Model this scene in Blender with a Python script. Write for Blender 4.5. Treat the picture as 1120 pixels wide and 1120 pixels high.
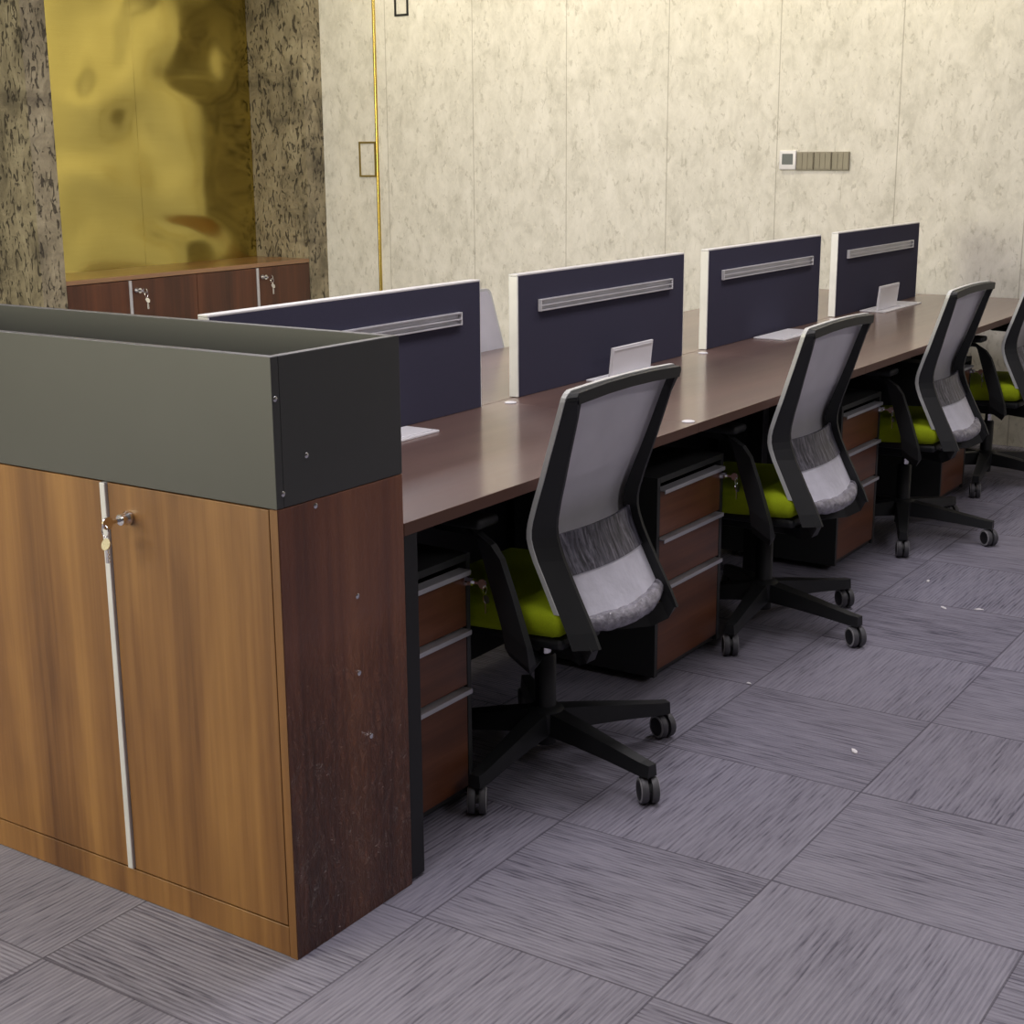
import bpy, bmesh, math, random
from mathutils import Vector, Matrix
random.seed(4)
S = bpy.context.scene
for o in list(bpy.data.objects):
    bpy.data.objects.remove(o)
COL = S.collection
PI = math.pi

# ------------------------------------------------------------------ camera
EYE = Vector((-1.77596, -1.66374, 1.43602))
YAW, PITCH, ROLL, FPX = 0.589041, -0.242376, -0.006571, 1600.65
Fv = Vector((math.cos(YAW) * math.cos(PITCH), math.sin(YAW) * math.cos(PITCH), math.sin(PITCH)))
Rv = Vector((math.sin(YAW), -math.cos(YAW), 0))
Uv = Rv.cross(Fv)
Rr = Rv * math.cos(ROLL) + Uv * math.sin(ROLL)
Ur = -Rv * math.sin(ROLL) + Uv * math.cos(ROLL)
cam_d = bpy.data.cameras.new('camera')
cam = bpy.data.objects.new('camera', cam_d)
COL.objects.link(cam)
cam_d.sensor_width = 36
cam_d.sensor_fit = 'HORIZONTAL'
cam_d.lens = 36 * FPX / 1120
cam_d.clip_start = 0.05
M4 = Matrix((Rr, Ur, -Fv)).transposed().to_4x4()
M4.translation = EYE
cam.matrix_world = M4
S.camera = cam

# ------------------------------------------------------------------ light and exposure
S.view_settings.view_transform = 'Standard'
S.view_settings.look = 'None'
S.view_settings.exposure = 0.0
S.view_settings.gamma = 1.0
S.view_settings.use_curve_mapping = False
W = bpy.data.worlds.new('world')
S.world = W
W.use_nodes = True
W.node_tree.nodes['Background'].inputs[0].default_value = (0.5, 0.5, 0.55, 1)
W.node_tree.nodes['Background'].inputs[1].default_value = 0.05


def area(name, loc, direction, sx, sy, power, color, spread=PI):
    d = bpy.data.lights.new(name, 'AREA')
    d.shape = 'RECTANGLE'
    d.size = sx
    d.size_y = sy
    d.energy = power
    d.color = color
    d.spread = spread
    o = bpy.data.objects.new(name, d)
    COL.objects.link(o)
    o.location = loc
    o.rotation_euler = Vector(direction).to_track_quat('-Z', 'Y').to_euler()
    return o


WARM = (1.0, 0.95, 0.69)
NEUT = (1.0, 0.94, 0.98)
COOL = (0.93, 0.92, 1.0)
CEIL = 2.8
# large warm fill light added behind the camera, no window known there
area('warm_fill_light', (-4.9, 3.0, 1.75), (1, 0, 0), 3.6, 1.7, 290, WARM)
PANELS = [(-1.3, -0.12, NEUT, 19), (0.9, -0.12, NEUT, 25), (3.1, -0.12, NEUT, 23),
          (-1.3, 2.7, NEUT, 18), (0.9, 2.7, NEUT, 28), (3.1, 2.7, NEUT, 34),
          (0.9, -2.9, NEUT, 15), (3.1, -2.9, NEUT, 13)]  # last two are added fill for the dim faces turned to -Y
for (px, py, pc, pw) in PANELS:
    area('panel_light', (px, py, CEIL - 0.035), (0, 0, -1), 1.1, 0.5, pw, pc)
WASH = [(4.75, 0.6), (4.75, 1.7), (4.75, 2.8), (4.75, 3.9)]
for (px, py) in WASH:
    area('downlight_lamp', (px, py, CEIL - 0.03), (0.5, 0, -1), 0.14, 0.14, 8, (1.0, 0.90, 0.68))


# ------------------------------------------------------------------ helpers
def setp(o, label=None, cat=None, group=None, kind=None):
    if label: o['label'] = label
    if cat: o['category'] = cat
    if group: o['group'] = group
    if kind: o['kind'] = kind
    return o


def thing(name, label, cat, loc=(0, 0, 0), rz=0.0, group=None):
    o = bpy.data.objects.new(name, None)
    COL.objects.link(o)
    o.empty_display_size = 0.1
    o.location = loc
    o.rotation_euler = (0, 0, rz)
    return setp(o, label, cat, group)


def obj(name, bm, mat, parent=None, loc=None, smooth=False, mats=None):
    bmesh.ops.recalc_face_normals(bm, faces=bm.faces[:])
    me = bpy.data.meshes.new(name)
    if smooth:
        for f in bm.faces: f.smooth = True
        for e in bm.edges:
            if len(e.link_faces) == 2 and e.calc_face_angle(0) > 0.7: e.smooth = False
    bm.to_mesh(me)
    bm.free()
    for m in (mats or [mat]): me.materials.append(m)
    o = bpy.data.objects.new(name, me)
    COL.objects.link(o)
    if parent: o.parent = parent
    if loc: o.location = loc
    return o


def struct(name, bm, mat, parent=None, **k):
    o = obj(name, bm, mat, parent, **k)
    if not parent: o['kind'] = 'structure'
    return o


def NB(): return bmesh.new()


def box(bm, x0, x1, y0, y1, z0, z1, bev=0.0, seg=2, mi=0):
    vs = [bm.verts.new(p) for p in ((x0, y0, z0), (x1, y0, z0), (x1, y1, z0), (x0, y1, z0),
                                    (x0, y0, z1), (x1, y0, z1), (x1, y1, z1), (x0, y1, z1))]
    fs = [bm.faces.new([vs[i] for i in q]) for q in
          ((3, 2, 1, 0), (4, 5, 6, 7), (0, 1, 5, 4), (1, 2, 6, 5), (2, 3, 7, 6), (3, 0, 4, 7))]
    for f in fs: f.material_index = mi
    if bev > 0:
        es = set()
        for f in fs: es.update(f.edges)
        r = bmesh.ops.bevel(bm, geom=list(es), offset=bev, segments=seg, affect='EDGES', profile=0.5)
        for f in r['faces']: f.material_index = mi
    return bm


def bx(*a, **k): return box(NB(), *a, **k)


def lathe(bm, prof, n=20, M=None, mi=0):
    """prof: list of (r, h) along local Z"""
    M = M or Matrix.Identity(4)
    rings = []
    for r, h in prof:
        if r < 1e-6:
            rings.append([bm.verts.new(M @ Vector((0, 0, h)))])
        else:
            rings.append([bm.verts.new(M @ Vector((r * math.cos(2 * PI * i / n), r * math.sin(2 * PI * i / n), h))) for i in range(n)])
    for a, b in zip(rings, rings[1:]):
        for i in range(n):
            j = (i + 1) % n
            if len(a) == 1 and len(b) == 1: continue
            if len(a) == 1: f = bm.faces.new((a[0], b[i], b[j]))
            elif len(b) == 1: f = bm.faces.new((a[i], a[j], b[0]))
            else: f = bm.faces.new((a[i], a[j], b[j], b[i]))
            f.material_index = mi
    for ring, flip in ((rings[0], True), (rings[-1], False)):
        if len(ring) > 1:
            f = bm.faces.new(ring[::-1] if flip else ring)
            f.material_index = mi
    return bm


def sweep(bm, sections, closed=False, mi=0, cap=True):
    """sections: list of lists of points (same count), skinned together"""
    rings = [[bm.verts.new(p) for p in s] for s in sections]
    n = len(rings[0])
    prs = list(zip(rings, rings[1:]))
    if closed: prs.append((rings[-1], rings[0]))
    for a, b in prs:
        for i in range(n):
            j = (i + 1) % n
            f = bm.faces.new((a[i], a[j], b[j], b[i]))
            f.material_index = mi
    if cap and not closed:
        bm.faces.new(rings[0][::-1]).material_index = mi
        bm.faces.new(rings[-1]).material_index = mi
    return bm


def tube(bm, pts, r, n=8, mi=0):
    pts = [Vector(p) for p in pts]
    secs = []
    prev = None
    for i, p in enumerate(pts):
        t = (pts[min(i + 1, len(pts) - 1)] - pts[max(i - 1, 0)]).normalized()
        if prev is None:
            u = t.orthogonal().normalized()
        else:
            u = (prev - t * prev.dot(t)).normalized()
        prev = u
        v = t.cross(u)
        rr = r[i] if isinstance(r, (list, tuple)) else r
        secs.append([p + (u * math.cos(2 * PI * k / n) + v * math.sin(2 * PI * k / n)) * rr for k in range(n)])
    return sweep(bm, secs, mi=mi)


def ribbon(bm, pts, wdir, w, th, mi=0):
    """flat bar along pts: width w along wdir, thickness th in the other direction"""
    pts = [Vector(p) for p in pts]
    wd = Vector(wdir).normalized()
    secs = []
    for i, p in enumerate(pts):
        t = (pts[min(i + 1, len(pts) - 1)] - pts[max(i - 1, 0)]).normalized()
        nn = t.cross(wd).normalized()
        ww = w[i] if isinstance(w, (list, tuple)) else w
        tt = th[i] if isinstance(th, (list, tuple)) else th
        secs.append([p + wd * ww / 2 + nn * tt / 2, p + wd * ww / 2 - nn * tt / 2, p - wd * ww / 2 - nn * tt / 2, p - wd * ww / 2 + nn * tt / 2])
    return sweep(bm, secs, mi=mi)


def bevel_all(bm, off, seg=2, ang=0.5):
    es = [e for e in bm.edges if len(e.link_faces) == 2 and e.calc_face_angle(0) > ang]
    bmesh.ops.bevel(bm, geom=es, offset=off, segments=seg, affect='EDGES', profile=0.5)
    return bm


def kids(o): return list(o.children)


def copy_tree(o, parent=None):
    c = o.copy()
    COL.objects.link(c)
    if parent is not None: c.parent = parent
    for ch in kids(o): copy_tree(ch, c)
    return c


# ------------------------------------------------------------------ materials
def srgb(r, g, b):
    f = lambda c: (c / 255 / 12.92) if c / 255 <= 0.04045 else ((c / 255 + 0.055) / 1.055) ** 2.4
    return (f(r), f(g), f(b), 1)


class MT:
    def __init__(s, name):
        s.m = bpy.data.materials.new(name)
        s.m.use_nodes = True
        s.nt = s.m.node_tree
        s.b = s.nt.nodes['Principled BSDF']

    def n(s, t, **k):
        x = s.nt.nodes.new(t)
        for a, v in k.items(): setattr(x, a, v)
        return x

    def put(s, sock, v):
        if hasattr(v, 'is_linked') or isinstance(v, bpy.types.NodeSocket): s.nt.links.new(v, sock)
        else: sock.default_value = v

    def set(s, **k):
        for a, v in k.items(): s.put(s.b.inputs[a.replace('_', ' ')], v)
        return s

    def coord(s, which='Object'): return s.n('ShaderNodeTexCoord').outputs[which]

    def mapping(s, v, scale=(1, 1, 1), rot=(0, 0, 0), loc=(0, 0, 0)):
        x = s.n('ShaderNodeMapping')
        s.nt.links.new(v, x.inputs['Vector'])
        x.inputs['Scale'].default_value = scale
        x.inputs['Rotation'].default_value = rot
        x.inputs['Location'].default_value = loc
        return x.outputs[0]

    def noise(s, v, scale=5, detail=4, rough=0.5, dist=0.0):
        x = s.n('ShaderNodeTexNoise')
        s.nt.links.new(v, x.inputs['Vector'])
        x.inputs['Scale'].default_value = scale
        x.inputs['Detail'].default_value = detail
        x.inputs['Roughness'].default_value = rough
        x.inputs['Distortion'].default_value = dist
        return x.outputs['Fac']

    def math(s, op, a, b=0.0, c=0.0):
        x = s.n('ShaderNodeMath', operation=op)
        s.put(x.inputs[0], a); s.put(x.inputs[1], b); s.put(x.inputs[2], c)
        return x.outputs[0]

    def ramp(s, f, stops):
        x = s.n('ShaderNodeValToRGB')
        s.put(x.inputs[0], f)
        e = x.color_ramp.elements
        while len(e) < len(stops): e.new(0.5)
        for i, (p, c) in enumerate(stops):
            e[i].position = p
            e[i].color = c if len(c) == 4 else (*c, 1)
        return x.outputs[0]

    def mix(s, f, a, b, mode='MIX'):
        x = s.n('ShaderNodeMix', data_type='RGBA', blend_type=mode)
        s.put(x.inputs['Factor'], f); s.put(x.inputs[6], a); s.put(x.inputs[7], b)
        return x.outputs[2]

    def sep(s, v):
        x = s.n('ShaderNodeSeparateXYZ')
        s.nt.links.new(v, x.inputs[0])
        return x.outputs

    def comb(s, a, b, c):
        x = s.n('ShaderNodeCombineXYZ')
        s.put(x.inputs[0], a); s.put(x.inputs[1], b); s.put(x.inputs[2], c)
        return x.outputs[0]

    def bump(s, h, strength=0.3, dist=0.01):
        x = s.n('ShaderNodeBump')
        x.inputs['Strength'].default_value = strength
        x.inputs['Distance'].default_value = dist
        s.nt.links.new(h, x.inputs['Height'])
        s.nt.links.new(x.outputs[0], s.b.inputs['Normal'])
        return s


def plain(name, col, rough=0.5, metal=0.0, spec=0.5, bump=None, var=0.06, vs=9):
    m = MT(name)
    v = m.coord()
    f = m.noise(v, vs, 4)
    lo = tuple(c * (1 - var) for c in col[:3]) + (1,)
    hi = tuple(min(1, c * (1 + var)) for c in col[:3]) + (1,)
    m.set(Base_Color=m.ramp(f, [(0.3, lo), (0.7, hi)]), Roughness=rough, Metallic=metal)
    m.b.inputs['Specular IOR Level'].default_value = spec
    if bump: m.bump(m.noise(v, bump[0], 3), bump[1], bump[2])
    return m.m


def wood(name, long_axis, dark, mid, light, rough=0.38, band=11.0, spec=0.5, film=False, coat=0.0):
    m = MT(name)
    v = m.coord()
    wv = m.noise(v, 1.3, 2)
    k = [band * .8, band * .8, band * .8]; k['xyz'.index(long_axis)] = 0.35
    b1 = m.noise(m.mapping(v, tuple(k)), 1.0, 2, 0.5, 0.4)
    k2 = [60, 60, 60]; k2['xyz'.index(long_axis)] = 1.6
    g = m.noise(m.mapping(v, tuple(k2)), 1.0, 5, 0.6, 0.2)
    k3 = [9, 9, 9]; k3['xyz'.index(long_axis)] = 2.2
    blot = m.noise(m.mapping(v, tuple(k3)), 1.0, 3, 0.6, 0.6)
    f = m.math('ADD', m.math('MULTIPLY', b1, 0.62), m.math('MULTIPLY', g, 0.12 if coat else 0.30))
    f = m.math('ADD', f, m.math('MULTIPLY', blot, 0.22))
    c = m.ramp(f, [(0.40, dark), (0.56, mid), (0.74, light)])
    m.set(Base_Color=c, Roughness=m.math('ADD', m.math('MULTIPLY', g, 0.12), rough - 0.06))
    m.b.inputs['Specular IOR Level'].default_value = spec
    if film:
        sp = m.sep(v)
        crink = m.noise(m.mapping(v, (60, 60, 22), (0, 0.5, 0)), 1.0, 5, 0.7, 1.5)
        fade = m.math('SMOOTH_MIN', m.math('MULTIPLY', m.math('SUBTRACT', 0.62, sp[2]), 2.2), 1.0, 0.2)
        fade = m.math('MAXIMUM', fade, 0.05)
        m.bump(m.math('MULTIPLY', crink, fade), 1.0, 0.03)
        m.set(Coat_Weight=0.4, Coat_Roughness=0.1)
    elif coat:
        m.set(Coat_Weight=coat, Coat_Roughness=0.17, Coat_IOR=1.7, Roughness=rough)
    else:
        m.bump(g, 0.08, 0.002)
    return m.m


WD, WM, WL = srgb(82, 52, 28), srgb(116, 80, 44), srgb(142, 103, 58)
wood_v = wood('walnut_vertical', 'z', WD, WM, WL)
wood_film_shade = wood('walnut_film_shade_tint', 'z', srgb(80, 44, 29), srgb(116, 68, 44), srgb(140, 88, 58), rough=0.3, film=True, spec=0.5)  # filmed end panel; redder tone of its shaded side is put into the colour
wood_x = wood('walnut_along_row', 'x', srgb(88, 62, 52), srgb(106, 78, 67), srgb(120, 92, 80), rough=0.5, band=5, spec=1.0, coat=0.7)
wood_drawer = wood('walnut_drawer', 'x', srgb(74, 42, 28), srgb(106, 64, 43), srgb(134, 86, 60), band=10)
edge_b = plain('walnut_edging', srgb(92, 60, 46), 0.55)
board_gold_tint = wood('board_gold_reflection', 'x', srgb(120, 78, 42), srgb(150, 104, 58), srgb(172, 126, 74), rough=0.35, band=5, spec=1.0, coat=0.6)  # reflection of the gold sheets is put into this board's colour
wood_red = wood('walnut_dark_red', 'z', srgb(58, 32, 20), srgb(80, 44, 28), srgb(100, 58, 36))
grey_board = plain('grey_laminate', srgb(72, 73, 73), 0.4, spec=0.4, var=0.05, vs=3, bump=(220, 0.05, 0.001))
alu = plain('aluminium', srgb(200, 200, 206), 0.38, 0.3)
alu_w = plain('pale_aluminium', srgb(222, 222, 222), 0.4, 0.1)
chrome = plain('chrome', srgb(225, 225, 228), 0.12, 1.0)
black = plain('black_metal', srgb(24, 25, 27), 0.5)
blackp = plain('black_plastic', srgb(29, 31, 33), 0.5, bump=(300, 0.06, 0.001))
carc = plain('charcoal_carcass', srgb(50, 52, 52), 0.5)
navy = plain('navy_fabric', srgb(62, 61, 78), 0.95, spec=0.15, bump=(600, 0.25, 0.001), var=0.08, vs=500)
green = plain('green_fabric', srgb(154, 172, 24), 0.9, spec=0.2, bump=(500, 0.3, 0.001), var=0.1, vs=300)
white_p = plain('white_plastic', srgb(225, 224, 228), 0.35, var=0.02)
rimg = plain('silver_rim', srgb(205, 207, 205), 0.4, 0.1)
tyre = plain('grey_tyre', srgb(160, 160, 162), 0.5)
tread = plain('dark_tread', srgb(78, 78, 82), 0.5)
padm = plain('pale_pad', srgb(222, 222, 234), 0.6, bump=(40, 0.25, 0.01), var=0.08, vs=20)
rollm = plain('grey_wrap', srgb(138, 136, 146), 0.25, bump=(55, 0.7, 0.012), var=0.38, vs=36)
screen_g = plain('thermostat_screen', srgb(96, 102, 106), 0.25, var=0.1, vs=400)
switchm = plain('taupe_switch', srgb(128, 122, 108), 0.4, 0.2)
brass = plain('brass_trim', srgb(205, 180, 96), 0.25, 0.9)
brass_d = plain('aged_brass', srgb(150, 132, 78), 0.4, 0.6)
ceil_m = plain('ceiling_paint', srgb(215, 213, 210), 0.9)
room_m = plain('painted_wall', srgb(84, 80, 78), 0.9)
papr = plain('paper', srgb(235, 232, 235), 0.8)


def mesh_mat():
    m = MT('chair_mesh')
    v = m.coord()
    w = m.n('ShaderNodeTexChecker')
    m.nt.links.new(v, w.inputs['Vector'])
    w.inputs['Scale'].default_value = 700
    f = m.noise(v, 8, 3)
    m.set(Base_Color=m.ramp(f, [(0.3, srgb(212, 211, 218)), (0.7, srgb(226, 225, 232))]), Roughness=0.85, Alpha=0.92)
    tr = m.n('ShaderNodeBsdfTranslucent')
    tr.inputs['Color'].default_value = srgb(200, 198, 206)
    mx = m.n('ShaderNodeMixShader')
    mx.inputs[0].default_value = 0.22
    out = m.nt.nodes['Material Output']
    m.nt.links.new(m.b.outputs[0], mx.inputs[1])
    m.nt.links.new(tr.outputs[0], mx.inputs[2])
    m.nt.links.new(mx.outputs[0], out.inputs['Surface'])
    return m.m


def band_mat():
    m = MT('lumbar_streak')
    v = m.coord()
    a = m.noise(m.mapping(v, (70, 5, 14)), 1.0, 4, 0.7, 0.8)
    c = m.ramp(a, [(0.38, srgb(40, 40, 50)), (0.52, srgb(98, 97, 110)), (0.7, srgb(150, 148, 160))])
    m.set(Base_Color=c, Roughness=0.4)
    return m.m


meshm = mesh_mat()
bandm = band_mat()


def carpet_mat():
    m = MT('carpet_tiles')
    sp = m.sep(m.coord())
    X = m.math('DIVIDE', m.math('SUBTRACT', sp[0], 0.25), 0.5)
    Y = m.math('DIVIDE', m.math('ADD', sp[1], 0.1), 0.5)
    fx, fy = m.math('FLOOR', X), m.math('FLOOR', Y)
    par = m.math('FLOORED_MODULO', m.math('ADD', fx, fy), 2.0)          # 1: lines along Y
    wn = m.n('ShaderNodeTexWhiteNoise', noise_dimensions='2D')
    m.nt.links.new(m.comb(fx, fy, 0), wn.inputs['Vector'])
    rnd = wn.outputs['Value']
    inv = m.math('SUBTRACT', 1.0, par)
    u = m.math('ADD', m.math('MULTIPLY', sp[1], par), m.math('MULTIPLY', sp[0], inv))
    w = m.math('ADD', m.math('MULTIPLY', sp[0], par), m.math('MULTIPLY', sp[1], inv))
    seed = m.math('MULTIPLY', rnd, 37.0)
    a = m.noise(m.comb(m.math('MULTIPLY', u, 10.0), m.math('MULTIPLY', w, 135.0), seed), 1.0, 3, 0.65)
    b = m.noise(m.comb(m.math('MULTIPLY', u, 3.0), m.math('MULTIPLY', w, 9.0), seed), 1.0, 2, 0.5)
    rib = m.math('MULTIPLY', m.math('ADD', m.math('SINE', m.math('MULTIPLY', w, 2 * PI / 0.0105)), 1.0), 0.5)
    dens = m.math('ADD', m.math('MULTIPLY', par, 0.02), m.math('MULTIPLY', rnd, 0.05))
    f = m.math('ADD', m.math('MULTIPLY', a, 0.75), m.math('MULTIPLY', b, 0.25))
    f = m.math('SUBTRACT', m.math('ADD', f, m.math('MULTIPLY', rib, 0.10)), dens)
    c = m.ramp(f, [(0.34, srgb(90, 88, 102)), (0.44, srgb(126, 124, 138)), (0.56, srgb(140, 138, 152)), (0.75, srgb(152, 150, 164))])
    big = m.noise(m.coord(), 0.8, 2)
    c = m.mix(m.ramp(big, [(0.35, (0, 0, 0)), (0.75, (0.25, 0.25, 0.25))]), c, srgb(116, 110, 112))
    ex = m.math('ABSOLUTE', m.math('SUBTRACT', m.math('SUBTRACT', X, fx), 0.5))
    ey = m.math('ABSOLUTE', m.math('SUBTRACT', m.math('SUBTRACT', Y, fy), 0.5))
    e = m.math('GREATER_THAN', m.math('MAXIMUM', ex, ey), 0.4955)
    c = m.mix(m.math('MULTIPLY', e, 0.6), c, srgb(66, 62, 72))
    m.set(Base_Color=c, Roughness=0.95)
    m.b.inputs['Specular IOR Level'].default_value = 0.1
    m.bump(m.math('ADD', f, m.math('MULTIPLY', rib, 0.3)), 0.5, 0.004)
    return m.m


def concrete_mat():
    m = MT('pale_concrete_panel')
    v = m.coord()
    sp = m.sep(v)
    big = m.noise(m.mapping(v, (1, 5.5, 4.0)), 1.6, 5, 0.6, 0.5)
    med = m.noise(m.mapping(v, (1, 14, 9)), 1.0, 6, 0.7, 0.8)
    base = m.ramp(m.math('ADD', m.math('MULTIPLY', big, 0.5), m.math('MULTIPLY', med, 0.5)),
                  [(0.34, srgb(198, 195, 185)), (0.50, srgb(218, 215, 206)), (0.62, srgb(228, 225, 217))])
    pit = m.noise(m.mapping(v, (1, 42, 20), (0.35, 0, 0)), 1.0, 4, 0.6, 0.6)
    pm = m.ramp(pit, [(0.32, (1, 1, 1)), (0.43, (0, 0, 0))])
    c = m.mix(m.math('MULTIPLY', pm, 0.38), base, srgb(150, 145, 132))
    fle = m.noise(m.mapping(v, (1, 70, 40), (-0.3, 0, 0)), 1.0, 3, 0.6)
    c = m.mix(m.ramp(fle, [(0.56, (0, 0, 0)), (0.70, (0.5, 0.5, 0.5))]), c, srgb(232, 228, 216))
    k = m.math('DIVIDE', m.math('SUBTRACT', sp[1], 0.888), 0.6415)
    d = m.math('ABSOLUTE', m.math('SUBTRACT', m.math('FRACT', m.math('ADD', k, 0.5)), 0.5))
    seam = m.math('LESS_THAN', d, 0.0042)
    c = m.mix(m.math('MULTIPLY', seam, 0.45), c, srgb(120, 112, 96))
    m.set(Base_Color=c, Roughness=0.75)
    m.b.inputs['Specular IOR Level'].default_value = 0.25
    m.bump(m.math('SUBTRACT', med, m.math('MULTIPLY', pm, 0.6)), 0.25, 0.006)
    return m.m


def rough_clad_mat():
    m = MT('rough_stone_cladding')
    v = m.coord()
    big = m.noise(m.mapping(v, (5, 5, 4)), 1.0, 5, 0.65, 0.4)
    c = m.ramp(big, [(0.34, srgb(106, 98, 80)), (0.52, srgb(146, 136, 112)), (0.70, srgb(170, 160, 134))])
    pit = m.noise(m.mapping(v, (38, 38, 15), (0.35, 0.35, 0)), 1.0, 3, 0.55, 1.2)
    pm = m.ramp(pit, [(0.36, (1, 1, 1)), (0.43, (0, 0, 0))])
    c = m.mix(m.math('MULTIPLY', pm, 0.8), c, srgb(46, 40, 34))
    hor = m.noise(m.mapping(v, (1.2, 1.2, 9)), 1.0, 3)
    c = m.mix(m.ramp(hor, [(0.60, (0, 0, 0)), (0.72, (0.5, 0.5, 0.5))]), c, srgb(74, 66, 56))
    m.set(Base_Color=c, Roughness=0.85)
    m.bump(m.math('SUBTRACT', m.math('MULTIPLY', big, 1.5), pm), 0.9, 0.022)
    return m.m


def gold_mat():
    m = MT('brushed_gold_sheet')
    v = m.coord()
    f = m.noise(m.mapping(v, (1.3, 0.5, 1.7)), 1.5, 0, 0.0, 0.3)
    br = m.noise(m.mapping(v, (3, 3, 500)), 1.0, 2)
    m.set(Base_Color=m.ramp(br, [(0.3, srgb(190, 175, 100)), (0.7, srgb(197, 182, 107))]), Metallic=1.0,
          Roughness=m.math('ADD', m.math('MULTIPLY', br, 0.05), 0.17))
    m.bump(f, 1.0, 0.13)
    return m.m


carpet, concrete, clad, gold = carpet_mat(), concrete_mat(), rough_clad_mat(), gold_mat()

# ------------------------------------------------------------------ the room
XW, XL, YB, YC, YN = 5.5, -5.0, -4.5, 4.61, 5.08
struct('floor', bx(XL - .1, XW + .1, YB - .1, YN + .1, -0.1, 0.0), carpet)
struct('ceiling', bx(XL - .1, XW + .1, YB - .1, YN + .1, CEIL, CEIL + .1), ceil_m)
struct('wall_right', bx(XW, XW + .1, YB, YC, 0, CEIL), concrete)
struct('wall_front', bx(XL, XW, YB - .1, YB, 0, CEIL), room_m)
struct('wall_back', bx(XL - .1, XL, YB - .1, YN + .1, 0, CEIL), room_m)
struct('wall_left', bx(XL, XW + .1, YN, YN + .1, 0, CEIL), clad)


def column(x0, x1):
    return bx(x0, x1, YC, YN, 0, CEIL)


c1 = struct('trim_1', column(3.24, 3.395), clad)
c2 = struct('trim_2', column(5.33, XW + .1), clad)
c1['label'] = 'rough stone clad pier left of the gold panels'
c2['label'] = 'rough stone clad pier right of the gold panels'
for o in (c1, c2): o['category'] = 'pier'
st = struct('trim_3', lathe(NB(), [(.011, 0), (.011, CEIL)], 20, Matrix.Translation((XW - .002, 4.177, 0))), brass, smooth=True)
st['label'] = 'vertical brass strip set into the pale wall'
st['category'] = 'trim'

bm = NB()
for (a, b, c, d) in ((1.1, 4.9, .82, .90), (1.1, 4.9, 2.6, 2.68), (1.1, 1.2, .9, 2.6), (4.8, 4.9, .9, 2.6), (2.38, 2.42, .9, 2.6), (3.58, 3.62, .9, 2.6)):
    box(bm, XL + .001, XL + .06, a, b, c, d)
struct('fill_light_frame', bm, black)  # unseen frame added around the warm fill light

# gold sheets lining the niche
g1 = obj('gold_panel', bx(3.40, 4.3735, YN - .016, YN - .001, 0, CEIL - .002, bev=.0008), gold)
setp(g1, 'brushed gold wall sheet on the left of the seam in the niche', 'wall panel', 'gold sheets lining the niche')
g2 = obj('gold_panel', bx(4.3739, 5.328, YN - .016, YN - .001, 0, CEIL - .002, bev=.0008), gold)
setp(g2, 'brushed gold wall sheet on the right of the seam, beside the stone pier', 'wall panel', 'gold sheets lining the niche')


# ------------------------------------------------------------------ locks and keys
def lock_bm():
    bm = NB()
    Mx = Matrix.Rotation(PI / 2, 4, 'X')            # local Z -> -Y
    lathe(bm, [(0.012, 0), (0.012, 0.006), (0.0095, 0.009), (0.0095, 0.020), (0.0, 0.021)], 16, Mx)
    return bm


def key_bm(dangle=True):
    """a key in the lock and its spare hanging from a ring (front is -Y)"""
    bm = NB()
    box(bm, -.0015, .0015, -.036, -.018, -.003, .003)
    lathe(bm, [(0.0, -.0016), (0.011, -.0016), (0.011, .0016), (0, .0016)], 14,
          Matrix.Translation((0, -.046, 0)) @ Matrix.Rotation(PI / 2, 4, 'Y'))
    if dangle:
        tube(bm, [(.008 * math.cos(a), -.052, -.012 + .010 * math.sin(a)) for a in [i * 2 * PI / 12 for i in range(13)]], .0011, 6)
        lathe(bm, [(0.0, -.0014), (0.010, -.0014), (0.010, .0014), (0, .0014)], 14,
              Matrix.Translation((0.002, -.054, -.034)) @ Matrix.Rotation(PI / 2 - .4, 4, 'X'))
        box(bm, -.001, .005, -.0545, -.0525, -.066, -.042)
        for k in range(3): box(bm, .004, .0075, -.0545, -.0525, -.064 + k * .006, -.061 + k * .006)
    return bm


def add_lock(parent, loc, rz=0.0, scale=1.0):
    lk = obj('lock', lock_bm(), chrome, parent, loc, smooth=True)
    lk.rotation_euler = (0, 0, rz)
    lk.scale = (scale,) * 3
    ky = obj('key', key_bm(), chrome, lk, smooth=True)
    return lk


# ------------------------------------------------------------------ file cabinet and planter trough in front
CX, H1, H2, CL = 0.344, 0.8476, 1.1075, 1.262
cab = thing('file_cabinet', 'walnut file cabinet with tall doors carrying the grey planter trough', 'cabinet', (0, 0, 0))
T = 0.018
bm = NB()
box(bm, T, CX, T, CL - T, 0.0, 0.022)
box(bm, T, CX, T, CL - T, H1 - .020, H1 - .001)
box(bm, CX - T, CX, T, CL - T, 0.022, H1 - .020)
for yy in (0.435, 0.845): box(bm, .024, CX - T, yy - .009, yy + .009, .07, H1 - .02)
obj('carcass', bm, carc, cab)
ep = obj('end_panel', bx(0.0016, CX, 0, T, 0, H1 - .0006, bev=.0012), wood_film_shade, cab)
obj('edge_band', bx(0.0, 0.0014, 0.0004, T - .0002, 0.001, H1 - .001), wood_v, ep)
ep['label'] = 'walnut end panel under wrinkled clear film'
obj('end_panel', bx(0, CX, CL - T, CL, 0, H1 - .0006, bev=.0012), wood_v, cab)
obj('plinth_rail', bx(0, T, T + .0005, CL - T - .0005, 0.002, 0.062, bev=.001), wood_v, cab)
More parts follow.
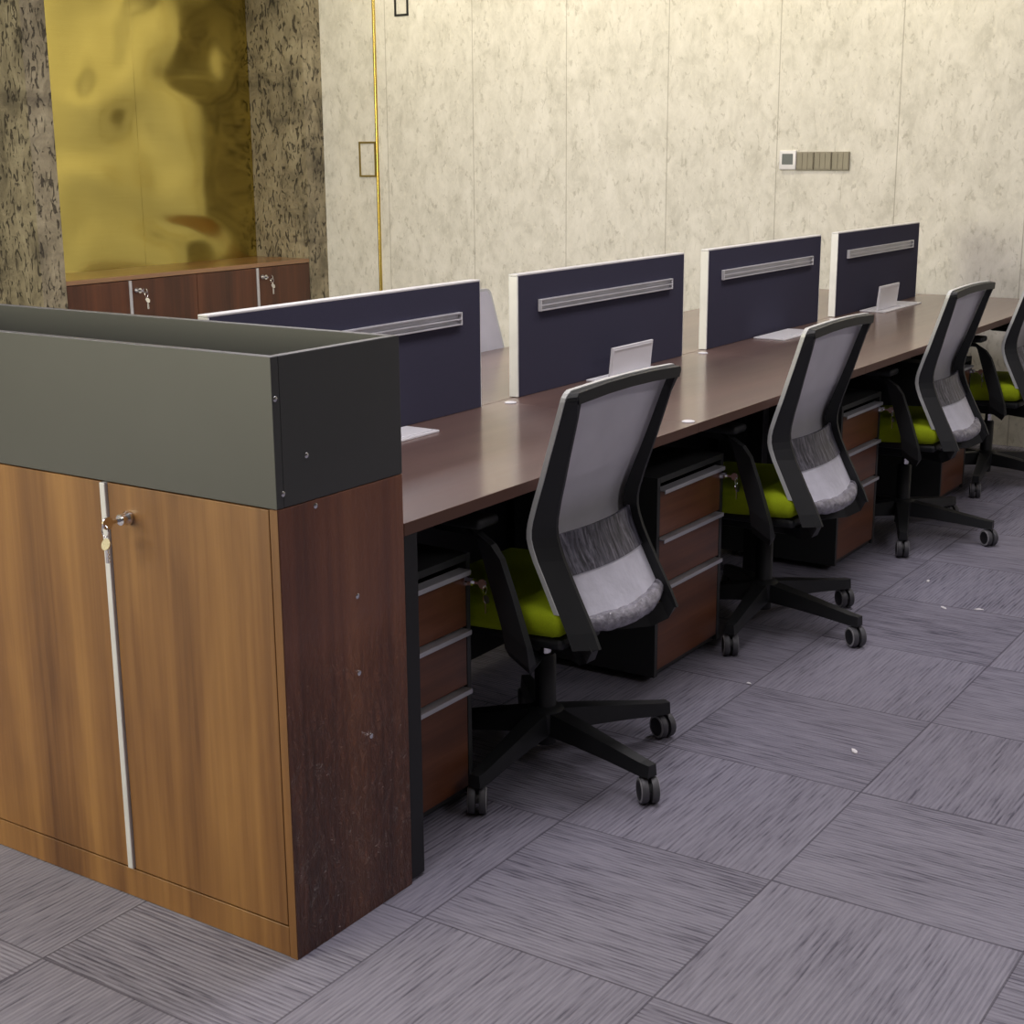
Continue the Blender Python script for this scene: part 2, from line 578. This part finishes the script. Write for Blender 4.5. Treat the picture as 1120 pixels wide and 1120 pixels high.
for i, (ya, yb) in enumerate(((0.020, 0.421), (0.438, 0.842), (0.846, 1.242))):
    d = obj('door', bx(0.0, T, ya, yb, 0.065, H1 - .002, bev=.0012), wood_v, cab)
    if i != 1:
        s0, s1 = (0.4215, 0.4365) if i == 0 else (1.2425, 1.2435)
    if i == 0:
        obj('handle_strip', bx(-.006, T, 0.4225, 0.4368, 0.065, H1 - .002, bev=.002), alu, d)
        lk = add_lock(d, (0.0, 0.368, 0.786), -PI / 2, 1.1)
for (x, z) in ((.202, .644), (.200, .495), (.229, .360), (.097, .836)):
    M = Matrix.Translation((x, 0.0005, z)) @ Matrix.Rotation(PI / 2, 4, 'X')
    s = obj('screw_cap', lathe(NB(), [(0.0052, -.001), (0.0052, .0012), (0.0035, .002), (0, .0014)], 12, M), chrome, cab, smooth=True)

pl = thing('planter_trough', 'empty grey planter trough standing on the walnut file cabinet', 'planter', (0, 0, H1))
hp = H2 - H1
obj('front_panel', bx(0, T, 0, CL, .0005, hp, bev=.0012), grey_board, pl)
obj('back_panel', bx(CX - T, CX, T + .0004, CL - T - .0004, .0005, hp, bev=.0012), grey_board, pl)
obj('end_panel', bx(T + .0004, CX, 0, T, .0005, hp, bev=.0012), grey_board, pl)
obj('end_panel', bx(T + .0004, CX, CL - T, CL, .0005, hp, bev=.0012), grey_board, pl)
obj('bottom_board', bx(T + .0004, CX - T - .0004, T + .0004, CL - T - .0004, .0005, .018), grey_board, pl)
for (x, z) in ((.0, 1.037), (.009, .873), (.072, .929)):
    M = Matrix.Translation((x + .007, 0.0005, z - H1)) @ Matrix.Rotation(PI / 2, 4, 'X')
    obj('screw_cap', lathe(NB(), [(0.005, -.001), (0.005, .0012), (0.0035, .002), (0, .0014)], 12, M), chrome, pl, smooth=True)

# ------------------------------------------------------------------ bench desk
DX0, DX1, SE, DW = 0.3455, 5.24, (1.584, 2.784, 3.984), 1.262
desk = thing('bench_desk', 'long dark walnut bench desk for facing rows of workstations', 'desk', (0, 0, 0))
edges = (DX0,) + SE + (DX1,)
for a, b in zip(edges, edges[1:]):
    for (ya, yb) in ((0.0, 0.629), (0.633, DW)):
        wt = obj('worktop', bx(a + .0006, b - .0006, ya + (.0016 if ya == 0 else 0), yb, .725, .75, bev=.001), wood_x, desk)
        if ya == 0: obj('edge_band', bx(a + .0006, b - .0006, 0, .0014, .725, .7498), edge_b, wt)
for x in (DX0 + .004, SE[1] - .025, DX1 - .054):
    inset = .006 if x != SE[1] - .025 else .34
    bm = NB()
    box(bm, x, x + .045, inset, inset + .06, 0.004, .7245, bev=.003)
    box(bm, x, x + .045, DW - inset - .06, DW - inset, 0.004, .7245, bev=.003)
    box(bm, x + .002, x + .043, inset + .06, DW - inset - .06, .66, .7245)
    obj('leg_frame', bm, black, desk)
bm = NB()
for y in (.20, DW - .25): box(bm, DX0 + .05, DX1 - .055, y, y + .05, .68, .7245)
obj('beam', bm, black, desk)
obj('light_block_panel', bx(DX0 + .06, DX1 - .06, .622, .640, .03, .724), black, desk)  # unseen panel, added to keep the space under the desk dark

# screens standing on the desk
SCR = [(0.4705, 1.4892, 'first desk screen, beside the planter trough and partly hidden by it'),
       (1.6707, 2.6894, 'navy desk screen behind the nearest office chair'),
       (2.8709, 3.8896, 'navy desk screen behind the second chair and the closed white flap box'),
       (4.0711, 5.0898, 'farthest dark navy desk screen, nearest the switches on the wall')]
ph = 0.348


def make_screen():
    L = 1.0187
    r = thing('desk_screen', '', 'desk screen', (0, 0, 0), 0, 'navy screens along the bench desk')
    f = obj('fabric_panel', bx(.0056, L - .0022, -.0146, .0146, .0006, ph - .0056, bev=.001), navy, r)
    bm = NB()
    box(bm, 0, L, -.015, .015, ph - .0055, ph, bev=.0015)
    box(bm, 0, .0055, -.015, .015, .001, ph - .006, bev=.0015)
    box(bm, L - .002, L, -.015, .015, .001, ph - .006, bev=.0005)
    obj('frame', bm, alu_w, r)
    bm = NB()
    box(bm, .112, .916, -.0155, -.0140, .236, .270)
    for (za, zb) in ((.236, .240), (.250, .2535), (.2660, .270)): box(bm, .112, .916, -.0255, -.0150, za, zb, bev=.0008)
    t = obj('tool_rail', bm, alu, r)
    for xa in (.1085, .9162):
        obj('end_cap', bx(xa, xa + .0033, -.0262, -.0130, .2355, .2705, bev=.001), alu_w, t)
    return r


scr = make_screen()
for i, (a, b, lab) in enumerate(SCR):
    o = scr if i == 0 else copy_tree(scr)
    o.location = (a, .631, .750)
    o['label'] = lab


# flap boxes for sockets in the desk top
def flap_box(x0, x1, y0, y1, lid, lab):
    r = thing('socket_flap_box', lab, 'socket box', (x0, y0, .750), 0, 'white flap boxes on the desk')
    w, d = x1 - x0, y1 - y0
    bm = NB()
    t = .012
    box(bm, 0, w, 0, t, .0002, .006, bev=.0015)
    box(bm, 0, w, d - t, d, .0002, .006, bev=.0015)
    box(bm, 0, t, t, d - t, .0002, .006, bev=.0015)
    box(bm, w - t, w, t, d - t, .0002, .006, bev=.0015)
    box(bm, t, w - t, t, d - t, .0002, .0025)
    obj('base_frame', bm, white_p, r)
    if lid is None:
        bm = NB()
        box(bm, t + .002, w - t - .002, t + .002, d - t - .002, .003, .0075, bev=.0015)
        box(bm, w * .35, w * .65, t + .004, t + .012, .0072, .0085)
        obj('lid', bm, white_p, r)
    else:
        la, lb, hh = lid
        if lb < w - .05:
            obj('cover_plate', bx(lb + .01, w - t - .002, t + .002, d - t - .002, .003, .0075, bev=.0015), white_p, r)
        bm = NB()
        box(bm, la, lb, -.004, .004, 0, hh, bev=.002)
        for (xa, xb, za, zb) in ((la + .006, lb - .006, hh - .010, hh - .007), (la + .006, la + .009, .01, hh - .01), (lb - .009, lb - .006, .01, hh - .01)):
            box(bm, xa, xb, -.0055, -.0035, za, zb)
        lo = obj('lid', bm, white_p, r, (0, d * .45, .004))
        lo.rotation_euler = (.10, 0, 0)
        lo['label'] = 'white lid standing open'
    return r


flap_box(.86, 1.13, .495, .600, None, 'closed white flap box on the desk right behind the planter trough')
flap_box(2.03, 2.39, .49, .605, (.03, .285, .10), 'open white flap box showing above the nearest office chair')
flap_box(3.24, 3.56, .480, .605, None, 'closed white flap box lying flat before the third screen')
flap_box(4.33, 4.80, .49, .605, (.03, .27, .105), 'open white flap box before the farthest screen')


def cap(x, y, lab):
    bm = NB()
    lathe(bm, [(0.017, 0.0002), (0.017, .0022), (0.014, .0034), (0.004, .0034), (0, .003)], 18)
    o = obj('round_cap', bm, white_p, None, (x, y, .75), smooth=True)
    setp(o, lab, 'cap', 'white caps at the desk seams')


cap(1.584, .030, 'small white round cap at the front edge of the desk, right of the nearest chair')
cap(1.586, .585, 'small white round cap between the first and second desk screens')
cap(2.784, .585, 'small white round cap between the second and third desk screens')
cap(3.984, .585, 'small white round cap between the third and farthest desk screens')


# ------------------------------------------------------------------ drawer pedestals
def make_ped():
    w, d, h, z0 = .38, .46, .585, .022
    r = thing('drawer_pedestal', '', 'drawer unit', (0, 0, 0), 0, 'drawer pedestals under the desk')
    bm = NB()
    t = .016
    box(bm, 0, t, 0, d, z0, h, bev=.001)
    box(bm, w - t, w, 0, d, z0, h, bev=.001)
    box(bm, t, w - t, 0.0, d, h - t, h)
    box(bm, t, w - t, 0.012, d, z0, z0 + t)
    box(bm, t, w - t, d - t, d, z0 + t, h - t)
    obj('carcass', bm, carc, r)
    for (za, zb) in ((.420, .546), (.283, .409), (.040, .272)):
        dr = obj('drawer', bx(t + .0015, w - t - .0015, .001, .018, za, zb, bev=.001), wood_drawer, r)
        bm = NB()
        box(bm, t + .0015, w - t - .0015, -.013, .018, zb + .0006, zb + .0050, bev=.0008)
        box(bm, t + .0015, w - t - .0015, -.0145, -.0115, zb - .006, zb + .0050, bev=.0008)
        obj('handle_strip', bm, alu, dr)
    add_lock(r, (w - .020, .0005, .524), 0, 1.0)
    for (cx, cy) in ((.05, .06), (w - .05, .06), (.05, d - .06), (w - .05, d - .06)):
        bm = NB()
        lathe(bm, [(.010, -.009), (.011, -.006), (.011, .006), (.010, .009)], 14, Matrix.Translation((cx, cy, .0112)) @ Matrix.Rotation(PI / 2, 4, 'Y'))
        box(bm, cx - .012, cx + .012, cy - .008, cy + .008, .016, .0218)
        obj('castor', bm, black, r)
    return r


PEDS = [(.392, .9, 'drawer pedestal in the dark beside the planter cabinet'),
        (1.600, 1.06, 'drawer pedestal between the nearest and second office chairs'),
        (2.920, 1.0, 'drawer pedestal between the second and third office chairs'),
        (4.060, .85, 'farthest drawer pedestal, between the third and farthest chairs')]
ped = make_ped()
for i, (x, sx, lab) in enumerate(PEDS):
    o = ped if i == 0 else copy_tree(ped)
    o.location = (x, .125, 0)
    o.scale = (sx, 1, 1)
    o['label'] = lab


# ------------------------------------------------------------------ office chairs (facing +Y, hub at the origin)
PROF = [(.955, -.210), (.93, -.203), (.86, -.180), (.80, -.160), (.74, -.140), (.68, -.118), (.645, -.108), (.615, -.107), (.58, -.118),
        (.53, -.143), (.48, -.168), (.43, -.193), (.39, -.212)]
WID = [(.955, .240), (.93, .242), (.80, .235), (.68, .226), (.63, .223), (.56, .222), (.48, .224), (.39, .226)]


def interp(tab, z):
    if z >= tab[0][0]: return tab[0][1]
    for (za, a), (zb, b) in zip(tab, tab[1:]):
        if zb <= z <= za: return b + (a - b) * (z - zb) / (za - zb)
    return tab[-1][1]


def outline():
    """(x, z) up the left side, across the top and down the right side"""
    zs = [.385, .42, .46, .50, .54, .57, .60, .62, .64, .66, .70, .75, .80, .85, .89, .93]
    L = [(-interp(WID, z), z) for z in zs]
    for a in (20, 45, 70): L.append((-.242 + .022 * (1 - math.cos(math.radians(a))), .930 + .022 * math.sin(math.radians(a))))
    L += [(-.19, .952), (-.10, .955), (0, .956)]
    return L + [(-x, z) for x, z in L[-2::-1]]


def back_sweep(front, dfun, tfun, out=0.0, inset=0.0, zmin=0.0):
    P = [q for q in outline() if q[1] > zmin]
    secs = []
    for i, (x, z) in enumerate(P):
        x0, z0 = P[max(i - 1, 0)]
        x1, z1 = P[min(i + 1, len(P) - 1)]
        t = Vector((x1 - x0, z1 - z0)).normalized()
        n = Vector((t.y, -t.x))                    # to the inside when going up the left side
        y = interp(PROF, z) + front
        d, th = dfun(z, x), tfun(z, x)
        xo, zo = x - n.x * out, z - n.y * out
        xi, zi = x + n.x * th, z + n.y * th
        k = inset * th * max(0.0, min(1.0, (.9545 - z) / .04))
        xb, zb = x + n.x * k, z + n.y * k
        if inset == 0: xb, zb = xo, zo
        secs.append([(xo, y, zo), (xb, y - d, zb), (xi, y - d, zi), (xi, y, zi)])
    return sweep(NB(), secs)


def frame_depth(z, x):
    return interp([(.957, .016), (.94, .020), (.80, .027), (.68, .034), (.61, .040), (.52, .040), (.385, .044)], z)


def frame_th(z, x):
    return interp([(.957, .023), (.945, .029), (.90, .036), (.80, .040), (.68, .046), (.61, .050), (.385, .050)], z)


def sheet(z0, z1, off, curve, nx=14, nz=20, inset=.004, edge=0.0, th=.003, arch=0.0):
    bm = NB()
    g = []
    for j in range(nz + 1):
        z = z0 + (z1 - z0) * j / nz
        w = interp(WID, z) - inset
        if z > .925: w -= max(0, (z - .925) / .03) ** 2 * .025
        row = []
        for i in range(nx + 1):
            s = -1 + 2 * i / nx
            e = max(0.0, (abs(s) * w - (w - .045)) / .045)
            zz = z + arch * (s * s)
            row.append(Vector((s * w, interp(PROF, zz) + off - curve * (1 - s * s) - edge * e, zz)))
        g.append(row)
    A = [[bm.verts.new(p) for p in r] for r in g]
    B = [[bm.verts.new(p - Vector((0, th, 0))) for p in r] for r in g]
    for j in range(nz):
        for i in range(nx):
            bm.faces.new((A[j][i], A[j][i + 1], A[j + 1][i + 1], A[j + 1][i]))
            bm.faces.new((B[j][i], B[j + 1][i], B[j + 1][i + 1], B[j][i + 1]))
    for j in range(nz):
        for i in (0, nx): bm.faces.new((A[j][i], A[j + 1][i], B[j + 1][i], B[j][i]))
    for i in range(nx):
        for j in (0, nz): bm.faces.new((A[j][i], B[j][i], B[j][i + 1], A[j][i + 1]))
    return bm


def wheel_bm():
    bm = NB()
    lathe(bm, [(.030, .000), (.031, .004), (.031, .012), (.0295, .0155)], 22, None, 2)
    lathe(bm, [(.0292, .0150), (.0280, .0168), (.0235, .0170)], 22, None, 0)
    lathe(bm, [(.0230, .0160), (.0230, .0172), (.012, .0185), (0, .0185)], 22, None, 1)
    return bm


def make_chair():
    r = thing('office_chair', '', 'chair', (0, 0, 0), 0, 'mesh back office chairs along the desk')
    # seat
    bm = NB()
    box(bm, -.235, .235, -.185, .265, .402, .470, bev=.028, seg=4)
    for v in bm.verts:
        if v.co.z > .45: v.co.z += .010 * (1 - (v.co.x / .24) ** 2)
        if v.co.y > .16: v.co.z -= .35 * (v.co.y - .16) ** 2 / .1
    obj('seat', bm, green, r, smooth=True)
    obj('seat_pan', bx(-.215, .215, -.180, .245, .372, .4015, bev=.012), blackp, r)
    bm = NB()
    box(bm, -.085, .085, -.11, .12, .315, .3715, bev=.015)
    tube(bm, [(.07, .02, .345), (.16, .02, .340), (.20, .02, .338)], .006)
    box(bm, .19, .235, .008, .032, .332, .344, bev=.004)
    obj('tilt_mechanism', bm, blackp, r)
    # back
    obj('back_frame', back_sweep(0, frame_depth, frame_th, inset=.8), blackp, r)
    obj('edge_trim', back_sweep(.012, lambda z, x: .0118, lambda z, x: .007, .003, zmin=.435), rimg, r)
    obj('back_mesh', sheet(.575, .946, .0235, .012, edge=.010, inset=.008), meshm, r, smooth=True)
    obj('lumbar_band', sheet(.530, .618, -.014, .022, nz=8, inset=.050, th=.006), bandm, r, smooth=True)
    obj('lumbar_pad', sheet(.425, .560, -.004, .026, nz=10, inset=.050, arch=.006, th=.010), padm, r, smooth=True)
    rnd = random.Random(7)
    pts, rad = [], []
    for i in range(25):
        s = -1 + 2 * i / 24
        z = .418 + .012 * s * s
        pts.append((s * .178, interp(PROF, z) - .008 - .030 * (1 - s * s) + rnd.uniform(-.001, .001), z + rnd.uniform(-.001, .001)))
        rad.append(.022 + rnd.uniform(-.0012, .0012) - .006 * s ** 4)
    obj('pad_wrap', tube(NB(), pts, rad, 12), rollm, r, smooth=True)
    # yoke under the seat carrying the back
    for s in (-1, 1):
        bm = NB()
        ribbon(bm, [(s * .188, -.236, .402), (s * .182, -.222, .372), (s * .155, -.19, .350), (s * .07, -.09, .340)], (0, .55, 1), [.046, .044, .038, .034], .024)
        obj('back_yoke', bevel_all(bm, .003), blackp, r)
    # arms
    for s in (-1, 1):
        bm = NB()
        x = s * .292
        ribbon(bm, [(s * .20, -.09, .352), (s * .262, -.108, .353), (x - s * .006, -.118, .375), (x, -.112, .42), (x, -.075, .53), (x, -.048, .605), (x, -.028, .632), (x, .005, .642), (x, .10, .640)],
               (0, .85, .5), [.06, .064, .072, .076, .074, .068, .060, .040, .026], [.02, .022, .022, .020, .020, .020, .022, .026, .026])
        a = obj('armrest', bevel_all(bm, .003), blackp, r)
        obj('arm_pad', bx(x - .040, x + .040, -.045, .205, .652, .676, bev=.010, seg=3), blackp, a, smooth=True)
    # base
    bm = NB()
    lathe(bm, [(.026, .050), (.026, .270), (.022, .275), (.022, .2755)], 20)
    lathe(bm, [(.047, .082), (.050, .090), (.046, .135), (.034, .145)], 24)
    obj('column', bm, blackp, r, smooth=True)
    obj('gas_piston', lathe(NB(), [(.0145, .2756), (.0145, .315)], 18), chrome, r, smooth=True)
    for k in range(5):
        bm = NB()
        secs = []
        for (d, w, z0, z1) in ((.040, .056, .082, .136), (.12, .050, .080, .126), (.22, .042, .074, .111), (.315, .036, .066, .097), (.342, .030, .066, .095)):
            secs.append([(d, -w / 2, z0), (d, w / 2, z0), (d, w / 2 * .8, z1), (d, -w / 2 * .8, z1)])
        sweep(bm, secs)
        leg = obj('base_leg', bevel_all(bm, .003), blackp, r)
        c = obj('caster', lathe(NB(), [(.0055, .040), (.0055, .066), (.011, .0665), (.011, .069)], 12), black, r, smooth=True)
        bm = NB()
        hood = [(0.012 * 0 + .0225 * math.cos(a), .031 + .0225 * math.sin(a)) for a in [math.radians(20 + 14 * i) for i in range(12)]]
        secs = [[(px * 1.0, -.004, pz), (px * 1.0, .004, pz), (px * .72, .004, .031 + (pz - .031) * .72), (px * .72, -.004, .031 + (pz - .031) * .72)] for px, pz in hood]
        sweep(bm, secs)
        box(bm, -.006, .006, -.004, .004, .026, .050)
        obj('hood', bm, black, c)
        for s in (-1, 1):
            wh = obj('wheel', wheel_bm(), None, c, (0, s * .0045, .0315), smooth=True, mats=[tyre, black, tread])
            wh.rotation_euler = (-s * PI / 2, 0, 0)
    return r


def pose_base(root, a0, seed):
    rnd = random.Random(seed)
    legs = [c for c in root.children if c.name.startswith('base_leg')]
    cas = [c for c in root.children if c.name.startswith('caster')]
    for k in range(5):
        a = math.radians(a0 + 72 * k)
        legs[k].rotation_euler = (0, 0, a)
        cas[k].location = (.33 * math.cos(a), .33 * math.sin(a), 0)
        cas[k].rotation_euler = (0, 0, rnd.uniform(.2, 1.2) if k else rnd.uniform(.3, .9))


CH = [((1.01, .105), 0, 185, 'nearest green seated mesh office chair, before the first pedestal'),
      ((2.27, .105), 0, 188, 'second green seated mesh office chair from the planter cabinet'),
      ((3.55, .108), 0, 200, 'third green seated mesh office chair, its top corner against the pale wall'),
      ((4.63, .108), 0, 190, 'farthest near side mesh office chair, cut by the right picture edge'),
      ((2.355, 1.150), PI, 20, 'office chair on the far side of the desk, seen between the first two screens')]
ch0 = make_chair()
for i, ((x, y), rz, a0, lab) in enumerate(CH):
    o = ch0 if i == 0 else copy_tree(ch0)
    o.location = (x, y, 0)
    o.rotation_euler = (0, 0, rz)
    o['label'] = lab
    pose_base(o, a0, 11 + i)

# ------------------------------------------------------------------ low cabinet in the gold niche
lc = thing('niche_cabinet', 'low dark red walnut cabinet built below the gold panels', 'cabinet', (3.398, 4.615, 0))
LW, LD, LH = 1.929, .445, .778
bm = NB()
box(bm, 0, LW, .019, LD, 0, .02)
box(bm, 0, .018, .019, LD, .02, LH - .025)
box(bm, LW - .018, LW, .019, LD, .02, LH - .025)
box(bm, .018, LW - .018, LD - .018, LD, .02, LH - .025)
obj('carcass', bm, wood_red, lc)
obj('top_board', bx(0, LW, 0, LD, LH - .025, LH, bev=.002), board_gold_tint, lc)
obj('plinth_rail', bx(0.001, LW - .001, .001, .019, 0.001, .06), wood_red, lc)
for (a, b) in ((.004, .430), (.448, .944), (.948, 1.442), (1.460, 1.925)):
    d = obj('door', bx(a, b, 0.001, .0185, .064, LH - .029, bev=.001), wood_red, lc)
    if a in (.448, 1.460):
        obj('handle_strip', bx(a - .017, a - .001, -.006, .0185, .064, LH - .029, bev=.001), alu, d)
        add_lock(d, (a + .035, .0005, LH - .085), 0, 1.5)

# ------------------------------------------------------------------ things on the pale wall
th = thing('thermostat', 'white square thermostat with a grey screen on the pale wall', 'thermostat', (XW, 1.462, 1.377))
obj('body', bx(-.016, -.0005, -.046, .046, -.048, .048, bev=.005, seg=3), white_p, th, smooth=True)
obj('display', bx(-.0172, -.0155, -.030, .030, -.022, .032, bev=.0005), screen_g, th)
LABS = ['taupe wall switch next to the white thermostat', 'middle one of the three taupe wall switches', 'taupe wall switch farthest from the white thermostat']
for i in range(3):
    y = 1.368 - .0955 * i
    s = thing('wall_switch', LABS[i], 'switch', (XW, y, 1.372), 0, 'taupe switches on the pale wall')
    obj('plate', bx(-.010, -.0005, -.0465, .0465, -.046, .046, bev=.002), switchm, s)
    for k in (-1, 0, 1):
        obj('rocker', bx(-.0125, -.0095, k * .029 - .0142, k * .029 + .0142, -.040, .040, bev=.0012), switchm, s)


def rect_frame(y0, y1, z0, z1, t, mat, name, lab, cat):
    bm = NB()
    for (a, b, c, d) in ((y0, y1, z0, z0 + t), (y0, y1, z1 - t, z1), (y0, y0 + t, z0 + t, z1 - t), (y1 - t, y1, z0 + t, z1 - t)):
        box(bm, XW - .006, XW - .0003, a, b, c, d)
    o = obj(name, bm, mat)
    setp(o, lab, cat)


rect_frame(4.189, 4.322, 1.28, 1.493, .011, brass_d, 'flush_pull', 'brass outlined flush door pull beside the vertical brass strip', 'door pull')
rect_frame(3.913, 4.016, 2.216, 2.42, .012, black, 'outline_frame', 'black outlined rectangle high on the pale wall right of the brass strip', 'wall frame')

# ------------------------------------------------------------------ scraps on the carpet
for (x, y, a, s, lab) in ((1.465, -.504, .5, .022, 'white paper scrap on the carpet nearest the camera'),
                          (1.755, -.088, 1.2, .012, 'tiny white scrap on the carpet before the second pedestal'),
                          (2.988, -.184, .2, .016, 'small white scrap on the carpet before the third chair'),
                          (2.723, -.322, .9, .022, 'left white scrap of the pair on the carpet past the second chair'),
                          (2.763, -.421, 2.1, .020, 'right white scrap of the pair on the carpet past the second chair')):
    bm = NB()
    n = 7
    rr = random.Random(x)
    top = [bm.verts.new((math.cos(2 * PI * k / n) * s * rr.uniform(.5, 1), math.sin(2 * PI * k / n) * s * .4 * rr.uniform(.6, 1), .0012 + .003 * rr.random())) for k in range(n)]
    f = bm.faces.new(top)
    bmesh.ops.extrude_face_region(bm, geom=[f])
    for v in top: v.co.z = .0004
    o = obj('paper_scrap', bm, papr, None, (x, y, .0))
    o.rotation_euler = (0, 0, a)
    setp(o, lab, 'paper scrap', 'white scraps on the carpet')

# ------------------------------------------------------------------ lamps overhead
for i, (px, py, pc, pw) in enumerate(PANELS):
    bm = NB()
    for (a, b, c, d) in ((-.6, .6, -.3, -.27), (-.6, .6, .27, .3), (-.6, -.57, -.27, .27), (.57, .6, -.27, .27)):
        box(bm, a, b, c, d, -.03, -.0005)
    box(bm, -.57, .57, -.27, .27, -.012, -.0005)
    o = obj('ceiling_light', bm, white_p, None, (px, py, CEIL))  # the two added fill panels get the same housing
    setp(o, 'white rectangular ceiling light panel above the office', 'ceiling light', 'ceiling light panels')
for (px, py) in WASH:
    bm = NB()
    lathe(bm, [(.085, -.008), (.085, -.0005)], 24)
    o = obj('downlight', bm, white_p, None, (px, py, CEIL), smooth=True)
    setp(o, 'round white downlight in the ceiling before the pale wall', 'downlight', 'downlights along the pale wall')
